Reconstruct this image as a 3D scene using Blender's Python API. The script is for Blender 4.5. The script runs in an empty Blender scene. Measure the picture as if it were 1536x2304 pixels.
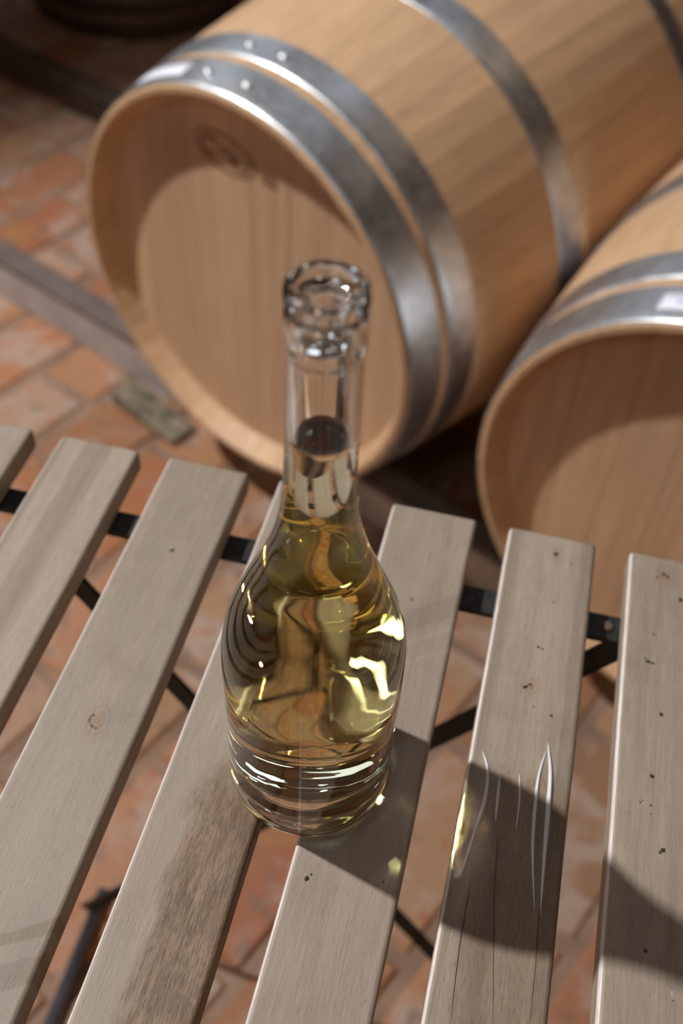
import bpy, bmesh, math, random
from mathutils import Vector, Matrix
from mathutils import noise as mnoise

PI = math.pi
scene = bpy.context.scene
COL = scene.collection

# ------------------------------------------------------------------ camera
FX, PITCH, ROLL, YAW = 2349.7, 0.83688, 0.06065, -0.19264
CAMLOC = Vector((0.05763, -0.25204, 0.47784))
cam_data = bpy.data.cameras.new('camera')
cam = bpy.data.objects.new('camera', cam_data); COL.objects.link(cam)
_f = Vector((math.sin(YAW) * math.cos(PITCH), math.cos(YAW) * math.cos(PITCH), -math.sin(PITCH)))
_r = Vector((math.cos(YAW), -math.sin(YAW), 0)); _u = _r.cross(_f)
_r2 = _r * math.cos(ROLL) + _u * math.sin(ROLL); _u2 = -_r * math.sin(ROLL) + _u * math.cos(ROLL)
cam.matrix_world = Matrix(((_r2.x, _u2.x, -_f.x, CAMLOC.x), (_r2.y, _u2.y, -_f.y, CAMLOC.y),
                           (_r2.z, _u2.z, -_f.z, CAMLOC.z), (0, 0, 0, 1)))
cam_data.sensor_fit = 'VERTICAL'; cam_data.sensor_height = 36.0; cam_data.sensor_width = 24.0
cam_data.lens = FX * 36.0 / 2304.0
cam_data.clip_start = 0.01
cam_data.dof.use_dof = True
cam_data.dof.focus_distance = 0.465
cam_data.dof.aperture_fstop = 5.6
scene.camera = cam

# ------------------------------------------------------------------ world, lights, exposure
FLOOR = -0.72
world = bpy.data.worlds.new('world'); scene.world = world; world.use_nodes = True
world.node_tree.nodes['Background'].inputs[0].default_value = (0.9, 0.66, 0.42, 1)
world.node_tree.nodes['Background'].inputs[1].default_value = 0.02

def lamp(name, typ, loc, energy, color, size=0.1, target=None, size_y=None, spot=None, blend=0.4):
    d = bpy.data.lights.new(name, typ); d.energy = energy; d.color = color
    o = bpy.data.objects.new(name, d); COL.objects.link(o); o.location = loc
    if typ == 'AREA':
        d.size = size
        if size_y: d.shape = 'RECTANGLE'; d.size_y = size_y
    else:
        d.shadow_soft_size = size
    if typ == 'SPOT':
        d.spot_size = spot; d.spot_blend = blend
    if target is not None:
        o.rotation_euler = (Vector(target) - Vector(loc)).to_track_quat('-Z', 'Y').to_euler()
    return o

KEY = (-2.20, 0.56, 2.60)
key = lamp('spot_light', 'SPOT', KEY, 505, (1.0, 0.985, 0.975), 0.055, (0.0, 0.35, -0.1), spot=math.radians(66), blend=0.45)
lamp('added_area_light', 'AREA', (1.6, 2.4, 2.55), 3.5, (1.0, 0.72, 0.48), 0.8, (0.0, 0.5, -0.5), 1.0)  # these area lights are unseen, added for fill and for glass and hoop reflections
lamp('added_area_light', 'AREA', (-0.5, -1.9, 2.4), 5, (0.82, 0.89, 1.0), 0.55, (0.0, 0.4, -0.3), 0.4)
lamp('added_area_light', 'AREA', (2.6, -0.6, 1.0), 2, (1.0, 0.80, 0.58), 0.4, (0.0, 0.2, 0.0), 1.1)
lamp('added_area_light', 'AREA', (0.2, 2.7, 2.65), 4, (0.80, 0.88, 1.0), 0.9, (0.0, 0.0, 0.2), 0.6)
lamp('added_area_light', 'AREA', (-0.3, -2.6, 0.5), 12, (1.0, 0.72, 0.46), 0.6, (0.0, 0.8, -0.3), 0.45)
lamp('added_area_light', 'AREA', (-1.7, 4.0, 1.8), 8, (0.78, 0.87, 1.0), 1.8, (0.0, 0.2, 0.0), 1.1)
lamp('added_area_light', 'AREA', (-3.0, -1.2, 1.6), 4, (0.78, 0.87, 1.0), 1.1, (0.0, 0.2, 0.0), 0.9)
for i, (x, y, c) in enumerate([(-1.6, -1.2, (0.85, 0.9, 1)), (0.9, -0.9, (1, 0.93, 0.82)), (0.3, 1.6, (0.85, 0.9, 1)), (-0.7, 2.2, (0.95, 0.95, 1)), (1.9, 1.2, (1, 0.8, 0.6)), (-1.2, 0.4, (0.8, 0.88, 1)), (0.6, 0.3, (0.8, 0.88, 1)), (-0.2, -1.8, (0.85, 0.9, 1)), (-2.2, 2.4, (1, 0.7, 0.45))]):
    lamp('ceiling_bulb', 'POINT', (x, y, 2.62), 1.1, c, 0.06)

scene.view_settings.view_transform = 'Standard'
scene.view_settings.look = 'None'
scene.view_settings.gamma = 1.0
scene.view_settings.use_curve_mapping = False
scene.view_settings.exposure = 0.0
cy = scene.cycles
cy.max_bounces = 22; cy.transmission_bounces = 22; cy.glossy_bounces = 6; cy.diffuse_bounces = 3
cy.transparent_max_bounces = 16; cy.volume_bounces = 0
cy.caustics_refractive = True; cy.caustics_reflective = True; cy.blur_glossy = 0.0
cy.sample_clamp_indirect = 0.0; cy.sample_clamp_direct = 0.0
cy.use_adaptive_sampling = True; cy.adaptive_threshold = 0.05; cy.adaptive_min_samples = 16
cy.use_denoising = True
try: cy.denoiser = 'OPENIMAGEDENOISE'
except Exception: pass

# ------------------------------------------------------------------ node helpers
def newmat(name):
    m = bpy.data.materials.new(name); m.use_nodes = True
    nt = m.node_tree; nt.nodes.clear()
    out = nt.nodes.new('ShaderNodeOutputMaterial')
    return m, nt, out

class G:
    """tiny node graph helper"""
    def __init__(s, nt): s.nt = nt
    def n(s, t, **kw):
        x = s.nt.nodes.new(t)
        for k, v in kw.items():
            if k.startswith('_'): setattr(x, k[1:], v)
        return x
    def link(s, a, b): s.nt.links.new(a, b)
    def set(s, sock, v):
        if isinstance(v, bpy.types.NodeSocket): s.link(v, sock)
        else: sock.default_value = v
    def math(s, op, a, b=None, c=None, clamp=False):
        x = s.n('ShaderNodeMath'); x.operation = op; x.use_clamp = clamp
        s.set(x.inputs[0], a)
        if b is not None: s.set(x.inputs[1], b)
        if c is not None: s.set(x.inputs[2], c)
        return x.outputs[0]
    def mapr(s, v, a, b, c=0.0, d=1.0):
        x = s.n('ShaderNodeMapRange'); x.interpolation_type = 'SMOOTHSTEP'
        s.set(x.inputs[0], v); s.set(x.inputs[1], a); s.set(x.inputs[2], b); s.set(x.inputs[3], c); s.set(x.inputs[4], d)
        return x.outputs[0]
    def mix(s, f, a, b, mode='MIX'):
        x = s.n('ShaderNodeMix'); x.data_type = 'RGBA'; x.blend_type = mode
        s.set(x.inputs[0], f)
        for i, v in ((6, a), (7, b)):
            s.set(x.inputs[i], v if isinstance(v, bpy.types.NodeSocket) or len(v) == 4 else (*v, 1))
        return x.outputs[2]
    def coord(s, which='Object'):
        return s.n('ShaderNodeTexCoord').outputs[which]
    def mapping(s, v, scale=(1, 1, 1), loc=(0, 0, 0), rot=(0, 0, 0)):
        x = s.n('ShaderNodeMapping'); s.link(v, x.inputs[0])
        s.set(x.inputs[1], loc); x.inputs[2].default_value = rot; x.inputs[3].default_value = scale
        return x.outputs[0]
    def noise(s, v, scale, detail=4, rough=0.55, dist=0.0, which=0):
        x = s.n('ShaderNodeTexNoise'); s.link(v, x.inputs['Vector'])
        x.inputs['Scale'].default_value = scale; x.inputs['Detail'].default_value = detail
        x.inputs['Roughness'].default_value = rough; x.inputs['Distortion'].default_value = dist
        return x.outputs[which]
    def rand(s): return s.n('ShaderNodeObjectInfo').outputs['Random']
    def seed(s, v, k=37.0):
        x = s.n('ShaderNodeVectorMath'); x.operation = 'ADD'; s.link(v, x.inputs[0])
        c = s.n('ShaderNodeCombineXYZ'); r = s.rand()
        for i in range(3): s.link(s.math('MULTIPLY', r, k * (i + 1.3)), c.inputs[i])
        s.link(c.outputs[0], x.inputs[1]); return x.outputs[0]
    def bump(s, h, strength, dist):
        x = s.n('ShaderNodeBump'); s.link(h, x.inputs['Height']); x.inputs['Strength'].default_value = strength
        x.inputs['Distance'].default_value = dist; return x.outputs[0]
    def bsdf(s, out, col, rough, metal=0.0, normal=None, spec=0.5, **kw):
        b = s.n('ShaderNodeBsdfPrincipled')
        s.set(b.inputs['Base Color'], col if isinstance(col, bpy.types.NodeSocket) else (*col, 1))
        s.set(b.inputs['Roughness'], rough); s.set(b.inputs['Metallic'], metal)
        s.set(b.inputs['Specular IOR Level'], spec)
        if normal is not None: s.link(normal, b.inputs['Normal'])
        for k, v in kw.items(): s.set(b.inputs[k.replace('_', ' ')], v)
        s.link(b.outputs[0], out.inputs[0]); return b

def s2l(r, g, b):
    f = lambda c: (c / 255 / 12.92) if c / 255 <= 0.04045 else ((c / 255 + 0.055) / 1.055) ** 2.4
    return (f(r), f(g), f(b))

# ------------------------------------------------------------------ materials
def slat_material(name, base, knots=(), stain=0.0, stain_box=None, bands=0.0, streak=None, dark=0.0):
    """weathered grey-brown hardwood; grain along local Y; stains have fixed places on the slat"""
    m, nt, out = newmat(name); g = G(nt)
    c = g.coord(); cs = g.seed(c)
    grain = g.noise(g.mapping(cs, (1, 0.06, 1)), 700, 6, 0.68, 0.3)
    fine = g.noise(g.mapping(cs, (1, 0.14, 1)), 1300, 4, 0.7)
    broad = g.noise(g.mapping(cs, (1, 0.10, 1)), 38, 4, 0.55, 1.2)
    blot = g.noise(cs, 22, 5, 0.6, 0.4)
    b = Vector(base)
    col = g.mix(g.mapr(broad, 0.30, 0.72), b * 0.92, b * 1.07)
    col = g.mix(g.mapr(grain, 0.30, 0.72), g.mix(1.0, col, (0.88, 0.87, 0.85), 'MULTIPLY'), g.mix(1.0, col, (1.06, 1.06, 1.06), 'MULTIPLY'))
    col = g.mix(g.math('MULTIPLY', g.mapr(blot, 0.52, 0.75), 0.5), col, g.mix(1.0, col, (0.80, 0.76, 0.72), 'MULTIPLY'))
    pore = g.mapr(fine, 0.56, 0.70)
    col = g.mix(g.math('MULTIPLY', pore, 0.5), col, g.mix(1.0, col, (0.55, 0.48, 0.40), 'MULTIPLY'))
    if bands:
        bd = g.noise(g.mapping(cs, (1, 0.012, 1)), 62, 2, 0.5)
        col = g.mix(g.math('MULTIPLY', g.mapr(bd, 0.42, 0.60), bands), g.mix(1.0, col, (1.12, 1.12, 1.13), 'MULTIPLY'), g.mix(1.0, col, (0.72, 0.68, 0.64), 'MULTIPLY'))
    sep = g.n('ShaderNodeSeparateXYZ'); g.link(c, sep.inputs[0]); X, Y = sep.outputs[0], sep.outputs[1]
    rough = 0.55
    if streak:
        for (x0, y0, ang, w, amt) in streak:      # wiped diagonal marks
            cxn = g.math('SUBTRACT', X, x0); cyn = g.math('SUBTRACT', Y, y0)
            d = g.math('ADD', g.math('MULTIPLY', cxn, -math.sin(ang)), g.math('MULTIPLY', cyn, math.cos(ang)))
            d = g.math('ADD', d, g.math('MULTIPLY', g.math('SUBTRACT', blot, 0.5), 0.012))
            mk = g.mapr(g.math('ABSOLUTE', d), w * 1.15, w * 0.75)
            if amt < 0: col = g.mix(g.math('MULTIPLY', mk, -amt), col, g.mix(1.0, col, (0.62, 0.54, 0.46), 'MULTIPLY'))
            else: col = g.mix(g.math('MULTIPLY', mk, amt), col, g.mix(1.0, col, (1.3, 1.32, 1.34), 'MULTIPLY'))
    if stain_box:                                   # damp brown patch
        x0, x1, y1, y0 = stain_box
        wob = g.math('MULTIPLY', g.math('SUBTRACT', g.noise(g.mapping(cs, (1, 0.35, 1)), 60, 6, 0.7, 0.8), 0.5), 0.035)
        mx = g.mapr(g.math('ADD', X, wob), x0 - 0.002, x0 + 0.009)
        my = g.mapr(g.math('ADD', Y, g.math('MULTIPLY', wob, 2.0)), y1, y1 - 0.02)
        mk = g.math('MULTIPLY', g.math('MULTIPLY', mx, my), stain)
        brown = g.mix(g.mapr(g.math('ADD', g.math('MULTIPLY', fine, 0.45), g.math('MULTIPLY', grain, 0.55)), 0.38, 0.60), (1.0, 0.80, 0.60), (0.36, 0.27, 0.20))
        brown = g.mix(g.mapr(blot, 0.40, 0.62), brown, g.mix(1.0, brown, (0.72, 0.66, 0.60), 'MULTIPLY'))
        col = g.mix(mk, col, g.mix(1.0, col, brown, 'MULTIPLY'))
    for (kx, ky, kr) in knots:
        v = g.n('ShaderNodeVectorMath'); v.operation = 'SUBTRACT'; g.link(c, v.inputs[0]); v.inputs[1].default_value = (kx, ky, 0)
        mp = g.mapping(v.outputs[0], (1, 0.62, 0.0)); ln = g.n('ShaderNodeVectorMath'); ln.operation = 'LENGTH'; g.link(mp, ln.inputs[0])
        d = g.math('ADD', ln.outputs['Value'], g.math('MULTIPLY', g.math('SUBTRACT', blot, 0.5), kr * 0.9))
        ring = g.math('SINE', g.math('MULTIPLY', d, 2600.0))
        near = g.mapr(d, kr * 3.4, kr * 1.0)
        col = g.mix(g.math('MULTIPLY', near, g.mapr(ring, -1, 1, 0.15, 0.5)), col, g.mix(1.0, col, (0.72, 0.58, 0.44), 'MULTIPLY'))
        core = g.mapr(d, kr * 0.9, kr * 0.55)
        col = g.mix(g.math('MULTIPLY', core, 0.65), col, (0.30, 0.17, 0.09))
    hh = g.math('ADD', g.math('MULTIPLY', grain, 0.6), g.math('MULTIPLY', fine, 0.5))
    nrm = g.bump(hh, 0.35, 0.0006)
    g.bsdf(out, col, g.mapr(grain, 0.2, 0.8, 0.42, 0.62), 0.0, nrm, 0.45)
    return m

def oak_material(name, base, var=0.10):
    """barrel oak, grain along local Y (staves) or Z (boards)"""
    m, nt, out = newmat(name); g = G(nt)
    c = g.coord(); cs = g.seed(c); r = g.rand()
    ax = (1, 0.05, 1) if 'stave' in name else (1, 1, 0.05)
    grain = g.noise(g.mapping(cs, ax), 160, 4, 0.6, 0.3)
    broad = g.noise(g.mapping(cs, ax), 26, 3, 0.5, 0.6)
    blot = g.noise(cs, 9, 4, 0.6)
    b = Vector(base)
    col = g.mix(g.mapr(broad, 0.35, 0.65), b * 0.92, b * 1.06)
    col = g.mix(g.mapr(grain, 0.3, 0.7), g.mix(1.0, col, (0.90, 0.88, 0.86), 'MULTIPLY'), g.mix(1.0, col, (1.05, 1.05, 1.04), 'MULTIPLY'))
    lo, hi = 1 - var, 1 + var
    cmb = g.n('ShaderNodeCombineColor')
    g.link(g.math('MULTIPLY_ADD', r, hi - lo, lo), cmb.inputs[0]); g.link(g.math('MULTIPLY_ADD', r, (hi - lo) * 1.1, lo), cmb.inputs[1]); g.link(g.math('MULTIPLY_ADD', r, (hi - lo) * 1.2, lo), cmb.inputs[2])
    col = g.mix(1.0, col, cmb.outputs[0], 'MULTIPLY')
    red = g.mapr(g.noise(g.mapping(cs, (1, 0.4, 1)), 14, 3, 0.6), 0.70, 0.82)
    col = g.mix(g.math('MULTIPLY', red, 0.35), col, g.mix(1.0, col, (0.9, 0.55, 0.45), 'MULTIPLY'))
    g.bsdf(out, col, 0.52, 0.0, g.bump(grain, 0.15, 0.0006), 0.4)
    return m

def metal_material(name, base, rough=0.34, brushed=True, metallic=1.0):
    m, nt, out = newmat(name); g = G(nt)
    c = g.coord(); cs = g.seed(c)
    n1 = g.noise(cs, 30, 5, 0.6); n2 = g.noise(cs, 220, 3, 0.6)
    b = Vector(base)
    col = g.mix(g.mapr(n1, 0.35, 0.7), b * 0.82, b * 1.1)
    g.bsdf(out, col, g.mapr(n2, 0.3, 0.7, rough * 0.85, rough * 1.2), metallic, g.bump(n2, 0.06, 0.0005), 0.5)
    return m

def black_paint():
    m, nt, out = newmat('black_painted_steel'); g = G(nt)
    c = g.coord(); n = g.noise(c, 160, 4, 0.6)
    wear = g.mapr(g.noise(c, 90, 4, 0.7), 0.66, 0.74)
    col = g.mix(g.mapr(n, 0.3, 0.7), (0.012, 0.012, 0.011), (0.030, 0.031, 0.029))
    col = g.mix(g.math('MULTIPLY', wear, 0.6), col, (0.12, 0.08, 0.06))
    g.bsdf(out, col, 0.55, 0.0, g.bump(n, 0.15, 0.0004), 0.35)
    return m

def brick_material():
    m, nt, out = newmat('worn_terracotta'); g = G(nt)
    c = g.coord(); cs = g.seed(c, 11.0); r = g.rand()
    big = g.noise(cs, 9, 4, 0.6, 0.6); mid = g.noise(cs, 26, 5, 0.65, 0.4); fine = g.noise(cs, 160, 4, 0.6)
    ramp = g.n('ShaderNodeValToRGB'); g.link(r, ramp.inputs[0]); e = ramp.color_ramp
    cols = [s2l(170, 116, 82), s2l(160, 128, 100), s2l(150, 94, 64), s2l(170, 134, 108), s2l(140, 106, 78), s2l(160, 102, 64)]
    e.elements[0].position = 0; e.elements[0].color = (*cols[0], 1); e.elements[1].position = 1; e.elements[1].color = (*cols[-1], 1)
    for i in range(1, 5):
        el = e.elements.new(i / 5); el.color = (*cols[i], 1)
    col = ramp.outputs[0]
    col = g.mix(g.math('MULTIPLY', g.mapr(big, 0.48, 0.62), 0.68), col, s2l(172, 154, 140))      # lime bloom
    col = g.mix(g.math('MULTIPLY', g.mapr(mid, 0.55, 0.66), 0.65), col, s2l(160, 88, 54))
    col = g.mix(g.math('MULTIPLY', g.mapr(mid, 0.44, 0.34), 0.65), col, s2l(112, 92, 84))
    col = g.mix(g.math('MULTIPLY', g.mapr(big, 0.42, 0.34), 0.5), col, s2l(160, 120, 70))
    g.bsdf(out, col, 0.62, 0.0, g.bump(fine, 0.3, 0.001), 0.4)
    return m

def simple_mat(name, col, rough=0.8, amp=0.12, scale=8, spec=0.3):
    m, nt, out = newmat(name); g = G(nt)
    n = g.noise(g.coord(), scale, 5, 0.6)
    b = Vector(col)
    g.bsdf(out, g.mix(g.mapr(n, 0.3, 0.7), b * (1 - amp), b * (1 + amp)), rough, 0.0, g.bump(n, 0.2, 0.004), spec)
    return m

M = {}
SB = s2l(156, 142, 127)
M['oak_stave'] = oak_material('oak_stave', s2l(202, 166, 130), 0.025)
M['oak_head'] = oak_material('oak_head', s2l(200, 166, 134), 0.025)
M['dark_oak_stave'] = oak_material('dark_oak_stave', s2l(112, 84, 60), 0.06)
M['hoop'] = metal_material('galvanised_hoop', (0.58, 0.60, 0.62), 0.40)
M['old_hoop'] = metal_material('old_hoop', (0.16, 0.14, 0.13), 0.5)
M['rivet'] = metal_material('rivet_steel', (0.90, 0.93, 0.96), 0.42)
M['black'] = black_paint()
M['tube'] = metal_material('dark_tube', (0.20, 0.22, 0.27), 0.3, metallic=0.85)
M['rust'] = metal_material('rusty_bolt', (0.16, 0.10, 0.08), 0.6, metallic=0.3)
M['brick'] = brick_material()
M['mortar'] = simple_mat('floor_mortar', s2l(140, 114, 96), 0.9, 0.2, 14)
M['plaster'] = simple_mat('cellar_plaster', s2l(150, 114, 80), 0.9, 0.15, 3)
M['ceiling'] = simple_mat('cellar_vault', s2l(100, 76, 58), 0.9, 0.2, 3)
M['beam'] = simple_mat('grey_beam', s2l(176, 166, 162), 0.7, 0.12, 18)
M['darker_board'] = simple_mat('darker_board', s2l(104, 92, 86), 0.7, 0.2, 18)  # top of the front rail, darker than the beam below it
M['shaded_beam'] = simple_mat('shaded_beam', s2l(72, 56, 46), 0.7, 0.3, 18)  # rear rail: the shade over it is put into this dark colour
M['wedge'] = simple_mat('mossy_wedge', s2l(116, 106, 88), 0.8, 0.6, 40)
M['sticker'] = simple_mat('sticker_paper', (0.86, 0.87, 0.96), 0.6, 0.02, 30)
M['ink'] = simple_mat('pale_violet_ink', (0.50, 0.50, 0.74), 0.7, 0.05, 30)
M['brand'] = simple_mat('burnt_brand', s2l(120, 84, 62), 0.8, 0.25, 120)
M['dirt'] = simple_mat('dirt_speck', (0.045, 0.032, 0.022), 0.8, 0.3, 400)

def glass_mat():
    m, nt, out = newmat('clear_glass'); g = G(nt)
    b = g.n('ShaderNodeBsdfPrincipled')
    b.inputs['Base Color'].default_value = (0.985, 0.992, 0.99, 1); b.inputs['Roughness'].default_value = 0.0
    b.inputs['IOR'].default_value = 1.5; b.inputs['Transmission Weight'].default_value = 1.0
    g.link(b.outputs[0], out.inputs[0]); return m
def wine_mat(name, ior):
    m, nt, out = newmat(name); g = G(nt)
    b = g.n('ShaderNodeBsdfPrincipled')
    b.inputs['Base Color'].default_value = (1, 1, 1, 1); b.inputs['Roughness'].default_value = 0.0
    b.inputs['IOR'].default_value = ior; b.inputs['Transmission Weight'].default_value = 1.0
    v = g.n('ShaderNodeVolumeAbsorption'); v.inputs['Color'].default_value = (0.955, 0.872, 0.24, 1); v.inputs['Density'].default_value = 12.5
    g.link(b.outputs[0], out.inputs[0]); g.link(v.outputs[0], out.inputs['Volume']); return m
M['glass'] = glass_mat()
M['wine_side'] = wine_mat('wine_against_glass', 1.345 / 1.5)
M['wine_top'] = wine_mat('wine_surface', 1.345)
m_, nt_, out_ = newmat('film_crease'); G(nt_).bsdf(out_, (0.80, 0.80, 0.84), 0.2, 0.0, None, 0.9); M['crease'] = m_
m_, nt_, out_ = newmat('film_edge'); G(nt_).bsdf(out_, (0.10, 0.075, 0.055), 0.5, 0.0, None, 0.4); M['scratch'] = m_
# paler, polished left slat arrises: wear, plus key-light brightness put into the colour
m_, nt_, out_ = newmat('worn_lit_slat_edge'); g_ = G(nt_); n_ = g_.noise(g_.mapping(g_.coord(), (1, 0.15, 1)), 500, 4, 0.6)
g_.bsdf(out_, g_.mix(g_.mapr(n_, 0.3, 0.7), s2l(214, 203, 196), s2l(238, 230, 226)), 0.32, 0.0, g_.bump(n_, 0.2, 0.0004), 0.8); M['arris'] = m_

# ------------------------------------------------------------------ mesh helpers
def link_bm(name, bm, mat, parent=None, smooth=False, label=None, kind=None):
    me = bpy.data.meshes.new(name); bm.to_mesh(me); bm.free()
    for mm in (mat if isinstance(mat, (list, tuple)) else [mat]): me.materials.append(mm)
    if smooth:
        for p in me.polygons: p.use_smooth = True
    o = bpy.data.objects.new(name, me); COL.objects.link(o)
    if parent is not None: o.parent = parent
    if label: o['label'] = label
    if kind: o['kind'] = kind
    return o

def empty(name, loc, rz=0.0, label=None, cat=None, group=None):
    o = bpy.data.objects.new(name, None); COL.objects.link(o); o.location = loc; o.rotation_euler = (0, 0, rz)
    o.empty_display_size = 0.05
    if label: o['label'] = label
    if cat: o['category'] = cat
    if group: o['group'] = group
    return o

def box_bm(x0, x1, y0, y1, z0, z1, bevel=0.0, seg=2, bm=None):
    own = bm is None
    bm = bm or bmesh.new()
    r = bmesh.ops.create_cube(bm, size=1.0)
    for v in r['verts']:
        v.co.x = x0 if v.co.x < 0 else x1
        v.co.y = y0 if v.co.y < 0 else y1
        v.co.z = z0 if v.co.z < 0 else z1
    if bevel:
        vs = set(r['verts']); es = [e for e in bm.edges if e.verts[0] in vs and e.verts[1] in vs]
        bmesh.ops.bevel(bm, geom=es, offset=bevel, segments=seg, affect='EDGES', profile=0.5)
    return bm

def lathe(profile, n=96, closed=False, bm=None, z_off=0.0, mats=None):
    """profile: list of (r, z); normals follow the profile direction (walk up the outside = outward)"""
    bm = bm or bmesh.new(); rings = []
    for (r, z) in profile:
        if r < 1e-7: rings.append([bm.verts.new((0, 0, z + z_off))])
        else: rings.append([bm.verts.new((r * math.cos(2 * PI * k / n), r * math.sin(2 * PI * k / n), z + z_off)) for k in range(n)])
    m = len(rings); R = range(m if closed else m - 1)
    for i in R:
        a, b = rings[i], rings[(i + 1) % m]
        for k in range(n):
            k2 = (k + 1) % n
            if len(a) == 1 and len(b) == 1: break
            if len(a) == 1: f = bm.faces.new((a[0], b[k2], b[k]))
            elif len(b) == 1: f = bm.faces.new((a[k], a[k2], b[0]))
            else: f = bm.faces.new((a[k], a[k2], b[k2], b[k]))
            if mats: f.material_index = mats[i]
    return bm

def spline(pts, per=6):
    """Catmull-Rom through (r,z) points"""
    out = []
    P = [pts[0]] + list(pts) + [pts[-1]]
    for i in range(1, len(P) - 2):
        p0, p1, p2, p3 = (Vector((*p, 0)) for p in (P[i - 1], P[i], P[i + 1], P[i + 2]))
        for j in range(per):
            t = j / per
            v = 0.5 * ((2 * p1) + (-p0 + p2) * t + (2 * p0 - 5 * p1 + 4 * p2 - p3) * t * t + (-p0 + 3 * p1 - 3 * p2 + p3) * t ** 3)
            out.append((max(v.x, 0.0), v.y))
    out.append(tuple(pts[-1])); return out

def rounded(pts, d=0.00035):
    """cut every corner of the profile with a small two-step arc so that shading stays true"""
    out = [pts[0]]
    for i in range(1, len(pts) - 1):
        p0, p, p1 = Vector((*pts[i - 1], 0)), Vector((*pts[i], 0)), Vector((*pts[i + 1], 0))
        a = (p0 - p); b = (p1 - p); ka = min(d, a.length * 0.45); kb = min(d, b.length * 0.45)
        q0 = p + a.normalized() * ka; q1 = p + b.normalized() * kb
        for t in (0, 0.25, 0.5, 0.75, 1):
            v = q0 * (1 - t) ** 2 + p * 2 * t * (1 - t) + q1 * t * t; out.append((v.x, v.y))
    out.append(pts[-1]); return out

def bar_bm(A, B, w, t, wdir, bevel=0.001):
    """flat bar from A to B, width w along wdir-ish, thickness t"""
    A = Vector(A); B = Vector(B); d = (B - A); L = d.length; d.normalize()
    wd = Vector(wdir); wd = (wd - d * wd.dot(d)).normalized(); td = d.cross(wd)
    bm = box_bm(0, L, -w / 2, w / 2, -t / 2, t / 2, bevel, 1)
    Mx = Matrix(((d.x, wd.x, td.x, A.x), (d.y, wd.y, td.y, A.y), (d.z, wd.z, td.z, A.z), (0, 0, 0, 1)))
    bm.transform(Mx); return bm

def tube_bm(A, B, r, n=16):
    A = Vector(A); B = Vector(B); d = B - A; L = d.length
    bm = bmesh.new()
    bmesh.ops.create_cone(bm, cap_ends=True, segments=n, radius1=r, radius2=r, depth=L)
    bm.transform(Matrix.Translation((A + B) / 2) @ d.to_track_quat('Z', 'Y').to_matrix().to_4x4())
    return bm

# ------------------------------------------------------------------ the room
AX = 0.436                                   # heading of the barrel axes (rad from +Y towards +X)
C1 = Vector((-0.302, 0.787, -0.343)); A1 = 0.441
C2 = Vector((0.285, 0.522, -0.349)); A2 = 0.430
ax = Vector((math.sin(AX), math.cos(AX), 0)); pr = Vector((math.cos(AX), -math.sin(AX), 0))

floor = link_bm('floor', box_bm(-3.3, 3.3, -2.9, 4.3, FLOOR - 0.12, FLOOR - 0.006), M['mortar'], kind='structure')
rnd = random.Random(5)
BL, BW, JT = 0.255, 0.125, 0.011
O0 = C1.copy(); O0.z = FLOOR
def pix(P):
    d = Vector(P) - CAMLOC; z = d.dot(_f)
    if z < 0.05: return (-9e3, -9e3)
    return (768 + FX * d.dot(_r2) / z, 1152 - FX * d.dot(_u2) / z)
spots = []
for i in range(-24, 30):
    for j in range(-20, 24):
        u = i * (BW + JT); v = j * (BL + JT) + (0.5 * (BL + JT) if i % 2 else 0)
        p = O0 + pr * u + ax * v
        if not (-3.2 < p.x < 3.2 and -2.8 < p.y < 4.2): continue
        px = pix(p); inside = -260 < px[0] < 1800 and -260 < px[1] < 2560
        spots.append((0 if inside else 1, (p - CAMLOC).length, i, j, p))
spots.sort(key=lambda s: (s[0], s[1]))
def brick_mesh(k):
    r = random.Random(k); bm = bmesh.new(); e = 0.006
    a = BL / 2 - r.uniform(0, .003); b = BW / 2 - r.uniform(0, .003)
    low, mid, top = [], [], []
    for sx, sy in ((-1, -1), (1, -1), (1, 1), (-1, 1)):
        jx, jy = r.uniform(-.002, .002), r.uniform(-.002, .002)
        low.append(bm.verts.new((sx * b + jx, sy * a + jy, -0.04)))
        mid.append(bm.verts.new((sx * b + jx, sy * a + jy, -e)))
        top.append(bm.verts.new((sx * (b - e) + jx, sy * (a - e) + jy, r.uniform(-.001, .0015))))
    for q in range(4):
        q2 = (q + 1) % 4
        bm.faces.new((low[q], low[q2], mid[q2], mid[q])); bm.faces.new((mid[q], mid[q2], top[q2], top[q]))
    bm.faces.new(top); bm.faces.new(low[::-1])
    return bm
bmeshes = []
for k in range(6):
    me = bpy.data.meshes.new('brick'); b_ = brick_mesh(k); b_.to_mesh(me); b_.free(); me.materials.append(M['brick']); bmeshes.append(me)
rest = bmesh.new()
for n_, (_, _, i, j, p) in enumerate(spots):
    z = FLOOR + rnd.uniform(-0.002, 0.0)
    if n_ < 300:
        o = bpy.data.objects.new('brick', bmeshes[rnd.randrange(6)]); COL.objects.link(o); o.parent = floor
        o.location = (p.x, p.y, z); o.rotation_euler = (rnd.uniform(-.006, .006), rnd.uniform(-.004, .004), -AX + rnd.uniform(-.008, .008) + (PI if rnd.random() < .5 else 0))
    else:
        b_ = brick_mesh(rnd.randrange(6)); b_.transform(Matrix.Translation((p.x, p.y, z)) @ Matrix.Rotation(-AX, 4, 'Z'))
        me = bpy.data.meshes.new('t'); b_.to_mesh(me); b_.free(); rest.from_mesh(me); bpy.data.meshes.remove(me)
link_bm('brick', rest, M['brick'], floor, kind='stuff')

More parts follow.
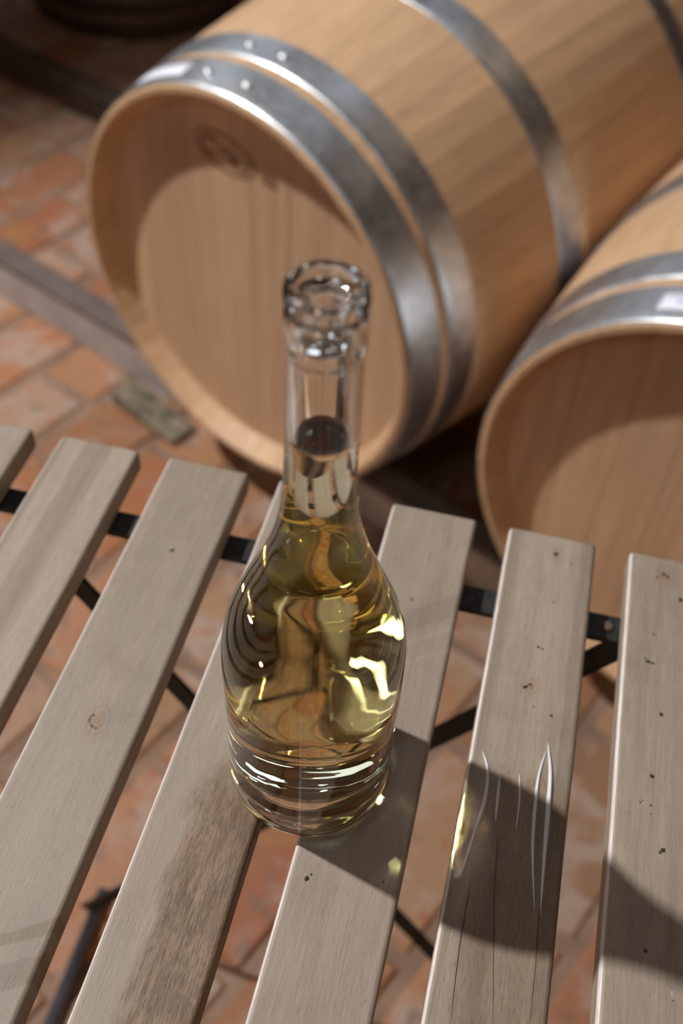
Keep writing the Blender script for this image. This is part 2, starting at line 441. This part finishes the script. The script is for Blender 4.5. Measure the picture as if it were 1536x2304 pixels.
W = {'wall_left': (-3.4, -3.2, -2.9, 4.3), 'wall_right': (3.2, 3.4, -2.9, 4.3), 'wall_back': (-3.4, 3.4, 4.2, 4.4), 'wall_front': (-3.4, 3.4, -3.0, -2.8)}
for nme, (x0, x1, y0, y1) in W.items():
    link_bm(nme, box_bm(x0, x1, y0, y1, FLOOR - 0.1, 2.95), M['plaster'], kind='structure')
link_bm('ceiling', box_bm(-3.4, 3.4, -3.0, 4.4, 2.9, 3.0), M['ceiling'], kind='structure')

# ------------------------------------------------------------------ rails under the barrels
R_REST = FLOOR + 0.086
def wavy(bm):
    bmesh.ops.subdivide_edges(bm, edges=[e for e in bm.edges if e.calc_length() > 1], cuts=24)
    for v in bm.verts: v.co.y += 0.002 * mnoise.noise(Vector((v.co.x * 3, 0, v.co.z * 5)))
    return bm
def rail(s0, s1, u0, u1, ztop, label, m_low, m_top):
    t = empty('wooden_rail', (C1.x, C1.y, FLOOR), -AX, label, 'rail')
    link_bm('beam', wavy(box_bm(u0, u1, s0, s1, 0, ztop - FLOOR - 0.012, 0.003, 2)), m_low, t)
    link_bm('top_board', wavy(box_bm(u0, u1, s0 - 0.001, s1 + 0.001, ztop - FLOOR - 0.012, ztop - FLOOR, 0.002, 2)), m_top, t)
    return t
rail(0.094, 0.140, -1.5, 1.35, R_REST, 'long grey wooden rail on the brick floor under the front ends of the barrels', M['beam'], M['darker_board'])
rail(0.655, 0.715, -1.8, 1.35, FLOOR + 0.060, 'wooden rail behind, coloured dark for the shade, under the far half of the barrels', M['shaded_beam'], M['shaded_beam'])

wb = box_bm(-0.075, 0.075, -0.026, 0.026, 0, 0.03, 0.003, 2)
for v in wb.verts:
    if v.co.z > 0.02: v.co.z -= 0.018 * (v.co.x + 0.075) / 0.15
w_ = link_bm('wooden_wedge', wb, M['wedge']); w_.location = (-0.500, 0.930, FLOOR); w_.rotation_euler = (0, 0, -AX - 0.05)
w_['label'] = 'small mossy grey wooden wedge lying on the brick floor in front of the rail'; w_['category'] = 'wedge'

# ------------------------------------------------------------------ barrels
L2 = 0.465
def prof(s, k=1.0):
    return k * (0.274 + 0.051 * (1 - (1 - s / L2) ** 2))
NST = 28
def stave_mesh(k, mat):
    """one stave, centred on angle 90 deg (top), axis along +Y from 0 to 2*L2"""
    bm = bmesh.new(); half = PI / NST - 0.0004; secs = []
    ss = [0.0, 0.003, 0.015, 0.030, 0.034, 0.060] + [0.060 + (L2 - 0.060) * q / 9 for q in range(1, 10)]
    ss = ss + [2 * L2 - s for s in ss[-2::-1]]
    for s in ss:
        e = min(s, 2 * L2 - s)
        ro = prof(s, k) - (0.0025 if e < 0.001 else 0)
        if e < 0.031: ri = (0.2655 - 0.0125 * e / 0.03) * k
        elif e < 0.05: ri = 0.250 * k
        else: ri = ro - 0.026 * k
        ring = []
        for a_, r_ in ((-half, ro - .0004), (-half * .985, ro), (0, ro + .0002), (half * .985, ro), (half, ro - .0004), (half, ri), (0, ri), (-half, ri)):
            ring.append(bm.verts.new((r_ * math.sin(a_), s, r_ * math.cos(a_))))
        secs.append(ring)
    n = 8
    for i in range(len(secs) - 1):
        for q in range(n):
            f = bm.faces.new((secs[i][q], secs[i + 1][q], secs[i + 1][(q + 1) % n], secs[i][(q + 1) % n]))
    bm.faces.new(secs[0]); bm.faces.new(secs[-1][::-1])
    bmesh.ops.recalc_face_normals(bm, faces=bm.faces)
    me = bpy.data.meshes.new('stave'); bm.to_mesh(me); bm.free(); me.materials.append(mat); return me

def hoop_bm(s0, s1, k, n=128, th=0.0018):
    bm = bmesh.new(); m = 4; rings = []
    pts = []
    for s, t_ in ((s0, 0.0002), (s0 + .0012, 0.0012), (s0 + .0034, th)): pts.append((s, prof(s, k) + t_ + 0.0003))
    for q in range(1, m + 1):
        s = s0 + (s1 - s0) * q / m; pts.append((s, prof(s, k) + th + 0.0003))
    for q in range(m, -1, -1):
        s = s0 + (s1 - s0) * q / m; pts.append((s, prof(s, k) + 0.0003))
    for (s, r) in pts:
        rings.append([bm.verts.new((r * math.cos(2 * PI * j / n), s, r * math.sin(2 * PI * j / n))) for j in range(n)])
    for i in range(len(rings)):
        a, b = rings[i], rings[(i + 1) % len(rings)]
        for j in range(n): bm.faces.new((a[j], a[(j + 1) % n], b[(j + 1) % n], b[j]))
    bmesh.ops.recalc_face_normals(bm, faces=bm.faces)
    for e in bm.edges:
        if len(e.link_faces) == 2 and e.calc_face_angle(0) > 0.7: e.smooth = False
    return bm

def rivet_bm(r=0.0065, h=0.0034):
    return lathe([(r, 0), (r * .96, h * .4), (r * .75, h * .8), (r * .4, h * .98), (0, h)], 16)

def patch_bm(s0, s1, a0, a1, off, k, n=12):
    """thin curved paper patch on a hoop, angles in degrees measured from +X towards +Z"""
    bm = bmesh.new(); rows = []
    for q in range(n + 1):
        a = math.radians(a0 + (a1 - a0) * q / n); row = []
        for (s, o_) in ((s0, off), (s1, off), (s1, off - .0002), (s0, off - .0002)):
            r = prof(s, k) + o_; row.append(bm.verts.new((r * math.cos(a), s, r * math.sin(a))))
        rows.append(row)
    for q in range(n):
        for j in range(4): bm.faces.new((rows[q][j], rows[q + 1][j], rows[q + 1][(j + 1) % 4], rows[q][(j + 1) % 4]))
    bm.faces.new(rows[0]); bm.faces.new(rows[-1][::-1])
    bmesh.ops.recalc_face_normals(bm, faces=bm.faces); return bm

def head_board_bm(x0, x1, R, s, th):
    g = 0.0002; x0 += g; x1 -= g
    bm = bmesh.new(); m = 8
    up_ = [(x0 + (x1 - x0) * q / m) for q in range(m + 1)]
    f_ = lambda x: math.sqrt(max(R * R - x * x, 1e-6))
    loop = [(x, f_(x)) for x in up_] + [(x, -f_(x)) for x in reversed(up_)]
    cen = (x0 + x1) / 2
    fr = [bm.verts.new((cen + (x - cen) * 0.99, s, z * 0.999)) for x, z in loop]
    md = [bm.verts.new((x, s + 0.0004, z)) for x, z in loop]
    bk = [bm.verts.new((x, s + th, z)) for x, z in loop]
    n = len(loop)
    for a, b in ((fr, md), (md, bk)):
        for q in range(n): bm.faces.new((a[q], a[(q + 1) % n], b[(q + 1) % n], b[q]))
    bm.faces.new(fr); bm.faces.new(bk[::-1])
    bmesh.ops.recalc_face_normals(bm, faces=bm.faces); return bm

HOOPS = [(0.002, 0.052), (0.066, 0.109), (0.265, 0.313), (0.617, 0.662), (0.821, 0.864), (0.878, 0.928)]
def barrel(name, loc, ang, k, label, stave_mat, head_mat, hoop_mat, rot0=0.0, rivet_deg=(), upright=False):
    t = empty(name, loc, -ang, label, 'barrel')
    me = stave_mesh(k, stave_mat)
    for i in range(NST):
        o = bpy.data.objects.new('stave', me); COL.objects.link(o); o.parent = t
        o.rotation_euler = (0, 2 * PI * i / NST + rot0, 0)
    NB = 8; R = 0.2515 * k
    for end in (0, 1):
        for i in range(NB):
            x0 = -R + 2 * R * i / NB; x1 = x0 + 2 * R / NB
            b = head_board_bm(max(x0, -R + .0006), min(x1, R - .0006), R, 0.033, 0.02)
            if end: b.transform(Matrix.Translation((0, 2 * L2, 0)) @ Matrix.Rotation(PI, 4, 'Z'))
            link_bm('head_board', b, head_mat, t)
    for hi, (s0, s1) in enumerate(HOOPS):
        h = link_bm('hoop', hoop_bm(s0, s1, k), hoop_mat, t, True)
        if rivet_deg and hi < 2:
            for a in rivet_deg[hi]:
                sm = (s0 + s1) / 2; r = prof(sm, k) + 0.002
                rv = link_bm('rivet', rivet_bm(), M['rivet'], h, True)
                rv.location = (r * math.cos(math.radians(a)), sm, r * math.sin(math.radians(a)))
                rv.rotation_euler = (0, PI / 2 - math.radians(a), 0)
    if upright: t.rotation_euler = (PI / 2, 0, 0.3)
    return t

b1 = barrel('oak_barrel', C1, A1, 1.0, 'pale oak barrel behind the bottle, with a faint burnt oval stamp on its head',
            M['oak_stave'], M['oak_head'], M['hoop'], 0.05, ((88, 100), (88, 98)))
b2 = barrel('oak_barrel', C2, A2, 0.98, 'pale oak barrel cut off by the right edge, beside the barrel behind the bottle',
            M['oak_stave'], M['oak_head'], M['hoop'], 0.11, ((70, 62), (70, 62)))
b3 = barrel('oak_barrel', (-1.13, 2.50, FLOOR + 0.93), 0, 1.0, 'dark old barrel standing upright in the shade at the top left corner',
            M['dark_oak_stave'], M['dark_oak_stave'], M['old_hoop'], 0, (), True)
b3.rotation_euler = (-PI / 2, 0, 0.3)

link_bm('sticker', patch_bm(0.014, 0.040, 107, 125, 0.0028, 1.0), M['sticker'], b1, True, label='white paper sticker on the front hoop')
st2 = link_bm('sticker', patch_bm(0.016, 0.040, 88, 117, 0.0028, 0.98), M['sticker'], b2, True, label='white paper sticker with faint violet print')
ink = bmesh.new(); rr = random.Random(3)
a = 113.5
while a > 90:
    wd_ = rr.uniform(0.25, 0.7)
    pb = patch_bm(0.024, 0.031, a - wd_, a, 0.0032, 0.98, 2); me = bpy.data.meshes.new('t'); pb.to_mesh(me); pb.free(); ink.from_mesh(me); bpy.data.meshes.remove(me)
    a -= wd_ + rr.uniform(0.3, 0.6)
link_bm('print', ink, M['ink'], st2, kind='stuff', label='faint violet printed characters')

# burnt oval stamp on the head of the first barrel (illegible ring, marks inside, two short strokes beside it)
def flat_poly(bm, pts, s, th=0.0006):
    f = [bm.verts.new((x, s, z)) for x, z in pts]; bk = [bm.verts.new((x, s + th, z)) for x, z in pts]; n = len(pts)
    bm.faces.new(f); bm.faces.new(bk[::-1])
    for q in range(n): bm.faces.new((f[q], f[(q + 1) % n], bk[(q + 1) % n], bk[q]))
def ring_part(bm, cx, cz, ra, rb, w, a0, a1, tilt, s, seg=8):
    ct, st = math.cos(tilt), math.sin(tilt)
    P = []
    for rr_ in (1, 0):
        rng = range(seg + 1) if rr_ else range(seg, -1, -1)
        for q in rng:
            an = math.radians(a0 + (a1 - a0) * q / seg)
            x, z = (ra - (0 if rr_ else w)) * math.cos(an), (rb - (0 if rr_ else w)) * math.sin(an)
            P.append((cx + x * ct - z * st, cz + x * st + z * ct))
    flat_poly(bm, P, s)
sm = bmesh.new(); S_ = 0.0326; TL = -0.12
for a0 in range(0, 360, 30): ring_part(sm, -0.036, 0.181, 0.050, 0.024, 0.0028, a0, a0 + 30.5, TL, S_, 4)
ring_part(sm, -0.058, 0.183, 0.018, 0.013, 0.0045, 60, 300, TL, S_, 10)
ring_part(sm, -0.012, 0.176, 0.015, 0.012, 0.004, 170, 400, TL, S_, 10)
for q in range(6):
    x = -0.045 + q * 0.0055; z = 0.186 - q * 0.0012
    flat_poly(sm, [(x, z - .007), (x + .0022, z - .007), (x + .0026, z + .006), (x + .0004, z + .006)], S_)
for q in range(2):
    z = 0.166 + q * 0.008
    flat_poly(sm, [(0.022, z), (0.046, z - .002), (0.046, z + .0028), (0.022, z + .0045)], S_)
bmesh.ops.recalc_face_normals(sm, faces=sm.faces)
link_bm('brand_stamp', sm, M['brand'], b1, label='faint burnt oval brand mark with illegible lettering')

# ------------------------------------------------------------------ folding slatted table
SP, SW, SX0, YE, TH = 0.07331, 0.05298, -0.28888, 0.18811, 0.0165
TL_ = 0.66
table = empty('folding_table', (-0.043, YE - TL_ / 2, FLOOR), 0, 'slatted folding garden table with black steel legs, under the wine bottle', 'table')
TW = Matrix.Translation(table.location); TWI = TW.inverted()
def tpart(name, bm, mat, **kw):
    bm.transform(TWI); return link_bm(name, bm, mat, table, **kw)
slat_spec = {
    -2: {}, -1: {}, 0: dict(bands=0.3), 1: dict(bands=0.75, streak=None),
    2: dict(knots=[(0.0060, 0.0, 0.0034)], streak=[(-0.001, -0.1185, 0.75, 0.0036, -0.55), (0.0005, -0.131, 0.62, 0.007, -0.6)]),
    3: dict(stain=0.9, stain_box=(-0.008, 0.03, 0.05, -0.3)),
    4: dict(streak=[(0.0, 0.085, 0.80, 0.003, 0.35), (0.0, 0.10, 0.8, 0.002, -0.25), (0.0, 0.070, 0.75, 0.002, 0.25), (0, 0.12, .8, .003, .2)]),
    5: dict(bands=0.6, knots=[(0.0, 0.165, 0.0022)]),
    6: dict(bands=0.3, knots=[(-0.0035, 0.168, 0.0022)]),
    7: {}, 8: {},
}
def ray0(px, py, z=0.0):
    d = _f + _r2 * ((px - 768) / FX) - _u2 * ((py - 1152) / FX)
    t = (z - CAMLOC.z) / d.z; return CAMLOC + d * t
slats = {}
for i in range(-2, 9):
    x0 = SX0 + i * SP; cxs = x0 + SW / 2
    rs = random.Random(100 + i)
    bm = box_bm(-SW / 2, SW / 2, -TL_, 0, -TH, 0)
    es = [e for e in bm.edges]
    bmesh.ops.bevel(bm, geom=es, offset=0.0026, segments=3, affect='EDGES', profile=0.5)
    # cut along the length so that the faces can waver slightly
    for q in range(1, 33):
        bmesh.ops.bisect_plane(bm, geom=bm.verts[:] + bm.edges[:] + bm.faces[:], plane_co=(0, -TL_ * q / 33, 0), plane_no=(0, 1, 0))
    for v in bm.verts:
        if -TL_ + .01 < v.co.y < -.01:
            v.co.x += 0.00035 * mnoise.noise(Vector((i * 7.3 + (1 if v.co.x > 0 else 4), v.co.y * 14, 0)))
            v.co.z += 0.0003 * mnoise.noise(Vector((i * 3.1, v.co.y * 11, v.co.x * 20)))
    spec = dict(slat_spec[i]); base = Vector(SB) * rs.uniform(0.96, 1.04)
    if spec.get('knots') and i == 2:
        k = ray0(222, 1620); spec['knots'] = [(k.x - cxs, k.y - YE, 0.0030)]
    if spec.get('knots') and i == 5:
        k = ray0(1250, 1247); k2 = ray0(1195, 1545); spec['knots'] = [(k.x - cxs, k.y - YE, 0.0022), (k2.x - cxs, k2.y - YE, 0.0022)]
    if spec.get('knots') and i == 6:
        k = ray0(1497, 1297); spec['knots'] = [(k.x - cxs, k.y - YE, 0.0030)]
    if i == 3:
        k = ray0(455, 1760); spec['stain_box'] = (k.x - cxs - 0.002, 0.03, k.y - YE + 0.02, -0.6)
    if i == 5:
        k = ray0(1100, 1700); spec['stain'] = 0.5; spec['stain_box'] = (-0.021, 0.03, k.y - YE, -0.6)
    if i == 2:
        k = ray0(60, 2090); k2 = ray0(90, 2170)
        spec['streak'] = [(k.x - cxs, k.y - YE, 0.52, 0.0030, -0.55), (k2.x - cxs, k2.y - YE, 0.60, 0.0065, -0.55)]
    if i == 4:
        ks = [ray0(960, 1430), ray0(975, 1470), ray0(940, 1400), ray0(985, 1360)]
        spec['streak'] = [(k.x - cxs, k.y - YE, 0.62, w, a_) for k, w, a_ in zip(ks, (.0016, .0012, .004, .004), (.30, .28, -.30, -.25))]
    mat = slat_material('weathered_slat', base, **spec)
    o = link_bm('slat', bm, mat, table, smooth=False)
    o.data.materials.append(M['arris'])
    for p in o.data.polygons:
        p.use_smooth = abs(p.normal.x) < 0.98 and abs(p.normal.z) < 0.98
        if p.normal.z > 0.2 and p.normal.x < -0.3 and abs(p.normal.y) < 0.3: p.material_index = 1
    o.location = Vector((cxs, YE, 0)) - table.location
    slats[i] = (o, cxs)

yb, yf = 0.140, YE - TL_ + (YE - 0.140)
ZB = -TH - 0.0025
for y in (yb, yf):
    tpart('crossbar', box_bm(-0.425, 0.34, y - 0.009, y + 0.009, ZB - 0.0022, ZB + 0.0022, 0.0006, 1), M['black'])
for y, sgn in ((yb, -1), (yf, 1)):
    ya = y + sgn * 0.013; yb2 = y + sgn * 0.006
    tpart('leg', bar_bm((-0.222, ya, ZB - 0.003), (0.196, ya, FLOOR + 0.008), 0.017, 0.004, (1, 0, 0.5)), M['black'])
    tpart('leg', bar_bm((0.158, yb2 - .002 * sgn, ZB - 0.003), (-0.284, yb2 - .002 * sgn, FLOOR + 0.008), 0.017, 0.004, (1, 0, -0.5)), M['black'])
for x in (-0.272, 0.198):
    tpart('foot_bar', tube_bm((x, yb + 0.02, FLOOR + 0.009), (x, yf - 0.02, FLOOR + 0.009), 0.0075), M['tube'], smooth=True)
bolt = lathe([(0.0034, 0), (0.0034, 0.0012), (0.0026, 0.0018), (0, 0.002)], 16); bolt.transform(Matrix.Translation((0.144, yb, ZB + 0.0022)))
tpart('bolt', bolt, M['rust'])

# dirt specks and small chips on the slats (fixed marks of the wood)
def speck(bm, x, y, r, seed):
    rs = random.Random(seed); n = 7
    top = bm.verts.new((x, y, r * 0.28)); ring = []
    for k in range(n):
        a_ = 2 * PI * k / n; q = r * rs.uniform(0.45, 1.25)
        ring.append(bm.verts.new((x + q * math.cos(a_), y + q * math.sin(a_), -0.0001)))
    for k in range(n): bm.faces.new((top, ring[k], ring[(k + 1) % n]))
marks = {2: [(386, 1238, .0014)], 4: [(926, 1348, .0012), (690, 1978, .0016), (700, 1968, .0010), (862, 1985, .0006)],
         5: [(1251, 1247, .0013), (1285, 1268, .0007), (1245, 1355, .0006), (1210, 1455, .0009), (1220, 1460, .0006), (1182, 1545, .0012), (1192, 1540, .0009), (1240, 1610, .0008), (1200, 1590, .0004)],
         6: [(1492, 1292, .0012), (1502, 1299, .0011), (1478, 1299, .0007), (1530, 1350, .0013), (1470, 1427, .0007), (1458, 1488, .0014), (1468, 1492, .0011), (1452, 1480, .0007), (1487, 1607, .0013), (1466, 1745, .0013), (1440, 1805, .0007), (1463, 1812, .0008), (1464, 1832, .0006), (1492, 1913, .0012), (1484, 1918, .0008), (1452, 2140, .0008), (1445, 1800, .0005)]}
for i, ms in marks.items():
    o, cxs = slats[i]; bm = bmesh.new()
    if i == 2:
        for q in range(7):
            p = ray0(222 + 21 * math.cos(2.2 + q * .36), 1622 + 17 * math.sin(2.2 + q * .36) * -1); speck(bm, p.x - cxs, p.y - YE, .0008, q)
    for k, (px, py, r) in enumerate(ms):
        p = ray0(px, py); speck(bm, p.x - cxs, p.y - YE, r * 1.35, k * 7 + i)
    rs = random.Random(i)
    for k in range(26):
        speck(bm, rs.uniform(-.022, .022), rs.uniform(-.36, -.01), rs.uniform(.00018, .0004), k)
    bmesh.ops.recalc_face_normals(bm, faces=bm.faces)
    link_bm('dirt_speck', bm, M['dirt'], o, kind='stuff', label='small dark specks of dirt')

# thin clear film wrinkled on the fifth visible slat
o5, cx5 = slats[5]
def film_h(x, y, ridges):
    h = 0.0
    for pts, w, hh in ridges:
        for k in range(len(pts) - 1):
            a_, b_ = pts[k], pts[k + 1]
            if min(a_[1], b_[1]) - 1e-9 <= y <= max(a_[1], b_[1]) + 1e-9:
                t = (y - a_[1]) / (b_[1] - a_[1] + 1e-12); xc = a_[0] + (b_[0] - a_[0]) * t
                u = (k + t) / (len(pts) - 1); env = math.sin(PI * min(max(u, 0), 1)) ** 0.6
                h = max(h, hh * env * math.exp(-((x - xc) / w) ** 2))
    return h
def rp_(lst): 
    out = []
    for px, py in lst:
        p = ray0(px, py); out.append((p.x - cx5, p.y - YE))
    return out
ridges = [(rp_([(1085, 1690), (1097, 1735), (1090, 1800), (1070, 1860), (1035, 1975)]), 0.0009, 0.0013),
          (rp_([(1124, 1745), (1120, 1790), (1114, 1850)]), 0.0007, 0.0009),
          (rp_([(1168, 1740), (1168, 1800), (1160, 1870)]), 0.0005, 0.0006),
          (rp_([(1228, 1690), (1212, 1745), (1203, 1820), (1198, 1915), (1202, 2050)]), 0.0009, 0.0012),
          (rp_([(1232, 1672), (1238, 1740), (1233, 1820), (1226, 1905), (1215, 2060)]), 0.0013, 0.0018)]
def crease_bm(bm, pts, w, h):
    """narrow raised crease with pointed ends along the polyline"""
    sp = spline_xy(pts, 6); n = len(sp); prev = None
    for k, (x, y) in enumerate(sp):
        u = k / (n - 1); e_ = max(0.05, math.sin(PI * u) ** 0.7)
        a_, b_ = sp[max(k - 1, 0)], sp[min(k + 1, n - 1)]
        dx, dy = b_[0] - a_[0], b_[1] - a_[1]; L = math.hypot(dx, dy) + 1e-9; nx, ny = -dy / L, dx / L
        row = []
        for q in range(7):
            t = q / 6 * 2 - 1
            row.append(bm.verts.new((x + nx * w * e_ * t, y + ny * w * e_ * t, 0.00015 + h * e_ * (1 - t * t) ** 1.0)))
        if prev:
            for q in range(6): bm.faces.new((prev[q], prev[q + 1], row[q + 1], row[q]))
        prev = row
def spline_xy(pts, per):
    off = 10.0
    return [(x - off, y) for x, y in spline([(x + off, y) for x, y in pts], per)]
cb = bmesh.new()
for pts, w, h in ridges: crease_bm(cb, pts, w, h)
bmesh.ops.recalc_face_normals(cb, faces=cb.faces)
if sum(f.normal.z for f in cb.faces) < 0: bmesh.ops.reverse_faces(cb, faces=cb.faces)
link_bm('film_crease', cb, M['crease'], o5, smooth=True, kind='stuff', label='shiny whitish raised creases of dried film')
sc = bmesh.new()
for pts in (rp_([(1228, 1915), (1212, 2060), (1203, 2180), (1190, 2304)]), rp_([(1060, 1975), (1045, 2060), (1030, 2150), (1012, 2304)]), rp_([(1120, 1870), (1112, 2000), (1110, 2090), (1108, 2304)])):
    crease_bm(sc, pts, 0.00022, 0.0001)
if sum(f.normal.z for f in sc.faces) < 0: bmesh.ops.reverse_faces(sc, faces=sc.faces)
link_bm('film_edge', sc, M['scratch'], o5, smooth=True, kind='stuff', label='thin dark edge lines of the film')

# ------------------------------------------------------------------ the bottle
bottle = empty('wine_bottle', (0, 0, 0.0004), 0, 'clear glass bottle of pale golden wine with glass stopper, standing on the slatted table', 'bottle')
body = spline([(0.0390, 0.0012), (0.0397, 0.0040), (0.0398, 0.012), (0.0399, 0.03), (0.0400, 0.05), (0.0402, 0.075), (0.0402, 0.090), (0.0400, 0.102), (0.0391, 0.113),
               (0.0370, 0.1235), (0.0334, 0.1345), (0.0288, 0.146), (0.0243, 0.157), (0.0204, 0.168), (0.0174, 0.178), (0.0152, 0.189), (0.0139, 0.201),
               (0.0132, 0.215), (0.0128, 0.235), (0.0126, 0.255), (0.0125, 0.2665)], 5)
lip = [(0.0129, 0.2678), (0.0133, 0.2692), (0.0134, 0.2715), (0.0134, 0.2800), (0.0132, 0.2822), (0.0127, 0.2834), (0.0118, 0.2838), (0.0108, 0.2836), (0.0100, 0.2826)]
base = spline([(0.0, 0.0068), (0.010, 0.0062), (0.020, 0.0043), (0.028, 0.0018), (0.0325, 0.0006)], 4)[:-1] + [(0.0325, 0.0006), (0.0345, 0.0001), (0.0360, 0.0), (0.0378, 0.0003)]
LV = 0.2310                                  # height of the wine in the neck
def inner_r(z):
    pts = [(0.024, 0.0358), (0.032, 0.0364), (0.05, 0.0366), (0.075, 0.0368), (0.09, 0.0368), (0.102, 0.0364), (0.113, 0.0350), (0.1235, 0.0325), (0.1345, 0.0289),
           (0.146, 0.0247), (0.157, 0.0206), (0.168, 0.0169), (0.178, 0.0141), (0.189, 0.0119), (0.201, 0.0106), (0.215, 0.0099), (0.235, 0.0096), (0.2826, 0.0095)]
    for (z0, r0), (z1, r1) in zip(pts, pts[1:]):
        if z <= z1: return r0 + (r1 - r0) * max(0, (z - z0) / (z1 - z0))
    return pts[-1][1]
inner_pts = [(inner_r(z), z) for z in (0.032, 0.05, 0.075, 0.09, 0.102, 0.113, 0.1235, 0.1345, 0.146, 0.157, 0.168, 0.178, 0.189, 0.201, 0.215)] + [(inner_r(LV), LV)]
inner_low = spline([(0.0, 0.0285), (0.012, 0.0278), (0.022, 0.0260), (0.030, 0.0244), (0.0340, 0.0247), (0.0357, 0.0272)], 3)[:-1] + spline(inner_pts, 4)
inner_up = [(0.0095, 0.2815), (0.0095, 0.26), (0.0096, 0.240), (inner_r(LV), LV)]
NSEG = 128
gb = lathe(rounded(base, 0.0003) + body + rounded(lip[:1] + lip[1:] + inner_up[:2], 0.0003)[:] + inner_up[2:], NSEG)
o = link_bm('glass_body', gb, M['glass'], bottle, True, label='clear colourless glass with a thick base')
wb_ = bmesh.new()
lathe(inner_low, NSEG, bm=wb_, mats=[0] * len(inner_low))
men = [(inner_r(LV), LV), (inner_r(LV) - 0.0006, LV - 0.0007), (inner_r(LV) - 0.0016, LV - 0.0011), (0.005, LV - 0.0013), (0.0, LV - 0.0013)]
lathe(men, NSEG, bm=wb_, mats=[1] * len(men))
bmesh.ops.remove_doubles(wb_, verts=wb_.verts, dist=1e-6)
wine = link_bm('wine', wb_, [M['wine_side'], M['wine_top']], bottle, True, label='pale golden white wine')
# stopper: disc with a hollow top, and a plug in the neck
stp = [(0.0, 0.2700), (0.0072, 0.2700), (0.0084, 0.2712), (0.0088, 0.2740), (0.0088, 0.2845), (0.0126, 0.2849), (0.0134, 0.2860), (0.0135, 0.2880), (0.0134, 0.2902),
       (0.0129, 0.2916), (0.0118, 0.2921), (0.0104, 0.2916), (0.0092, 0.2898), (0.0074, 0.2880), (0.0054, 0.2868), (0.0046, 0.2850), (0.0043, 0.2815), (0.0036, 0.2800), (0.0, 0.2795)]
sb = lathe(rounded(stp, 0.0004), NSEG)
stopper = link_bm('stopper', sb, M['glass'], bottle, True, label='clear glass stopper with a hollow top')
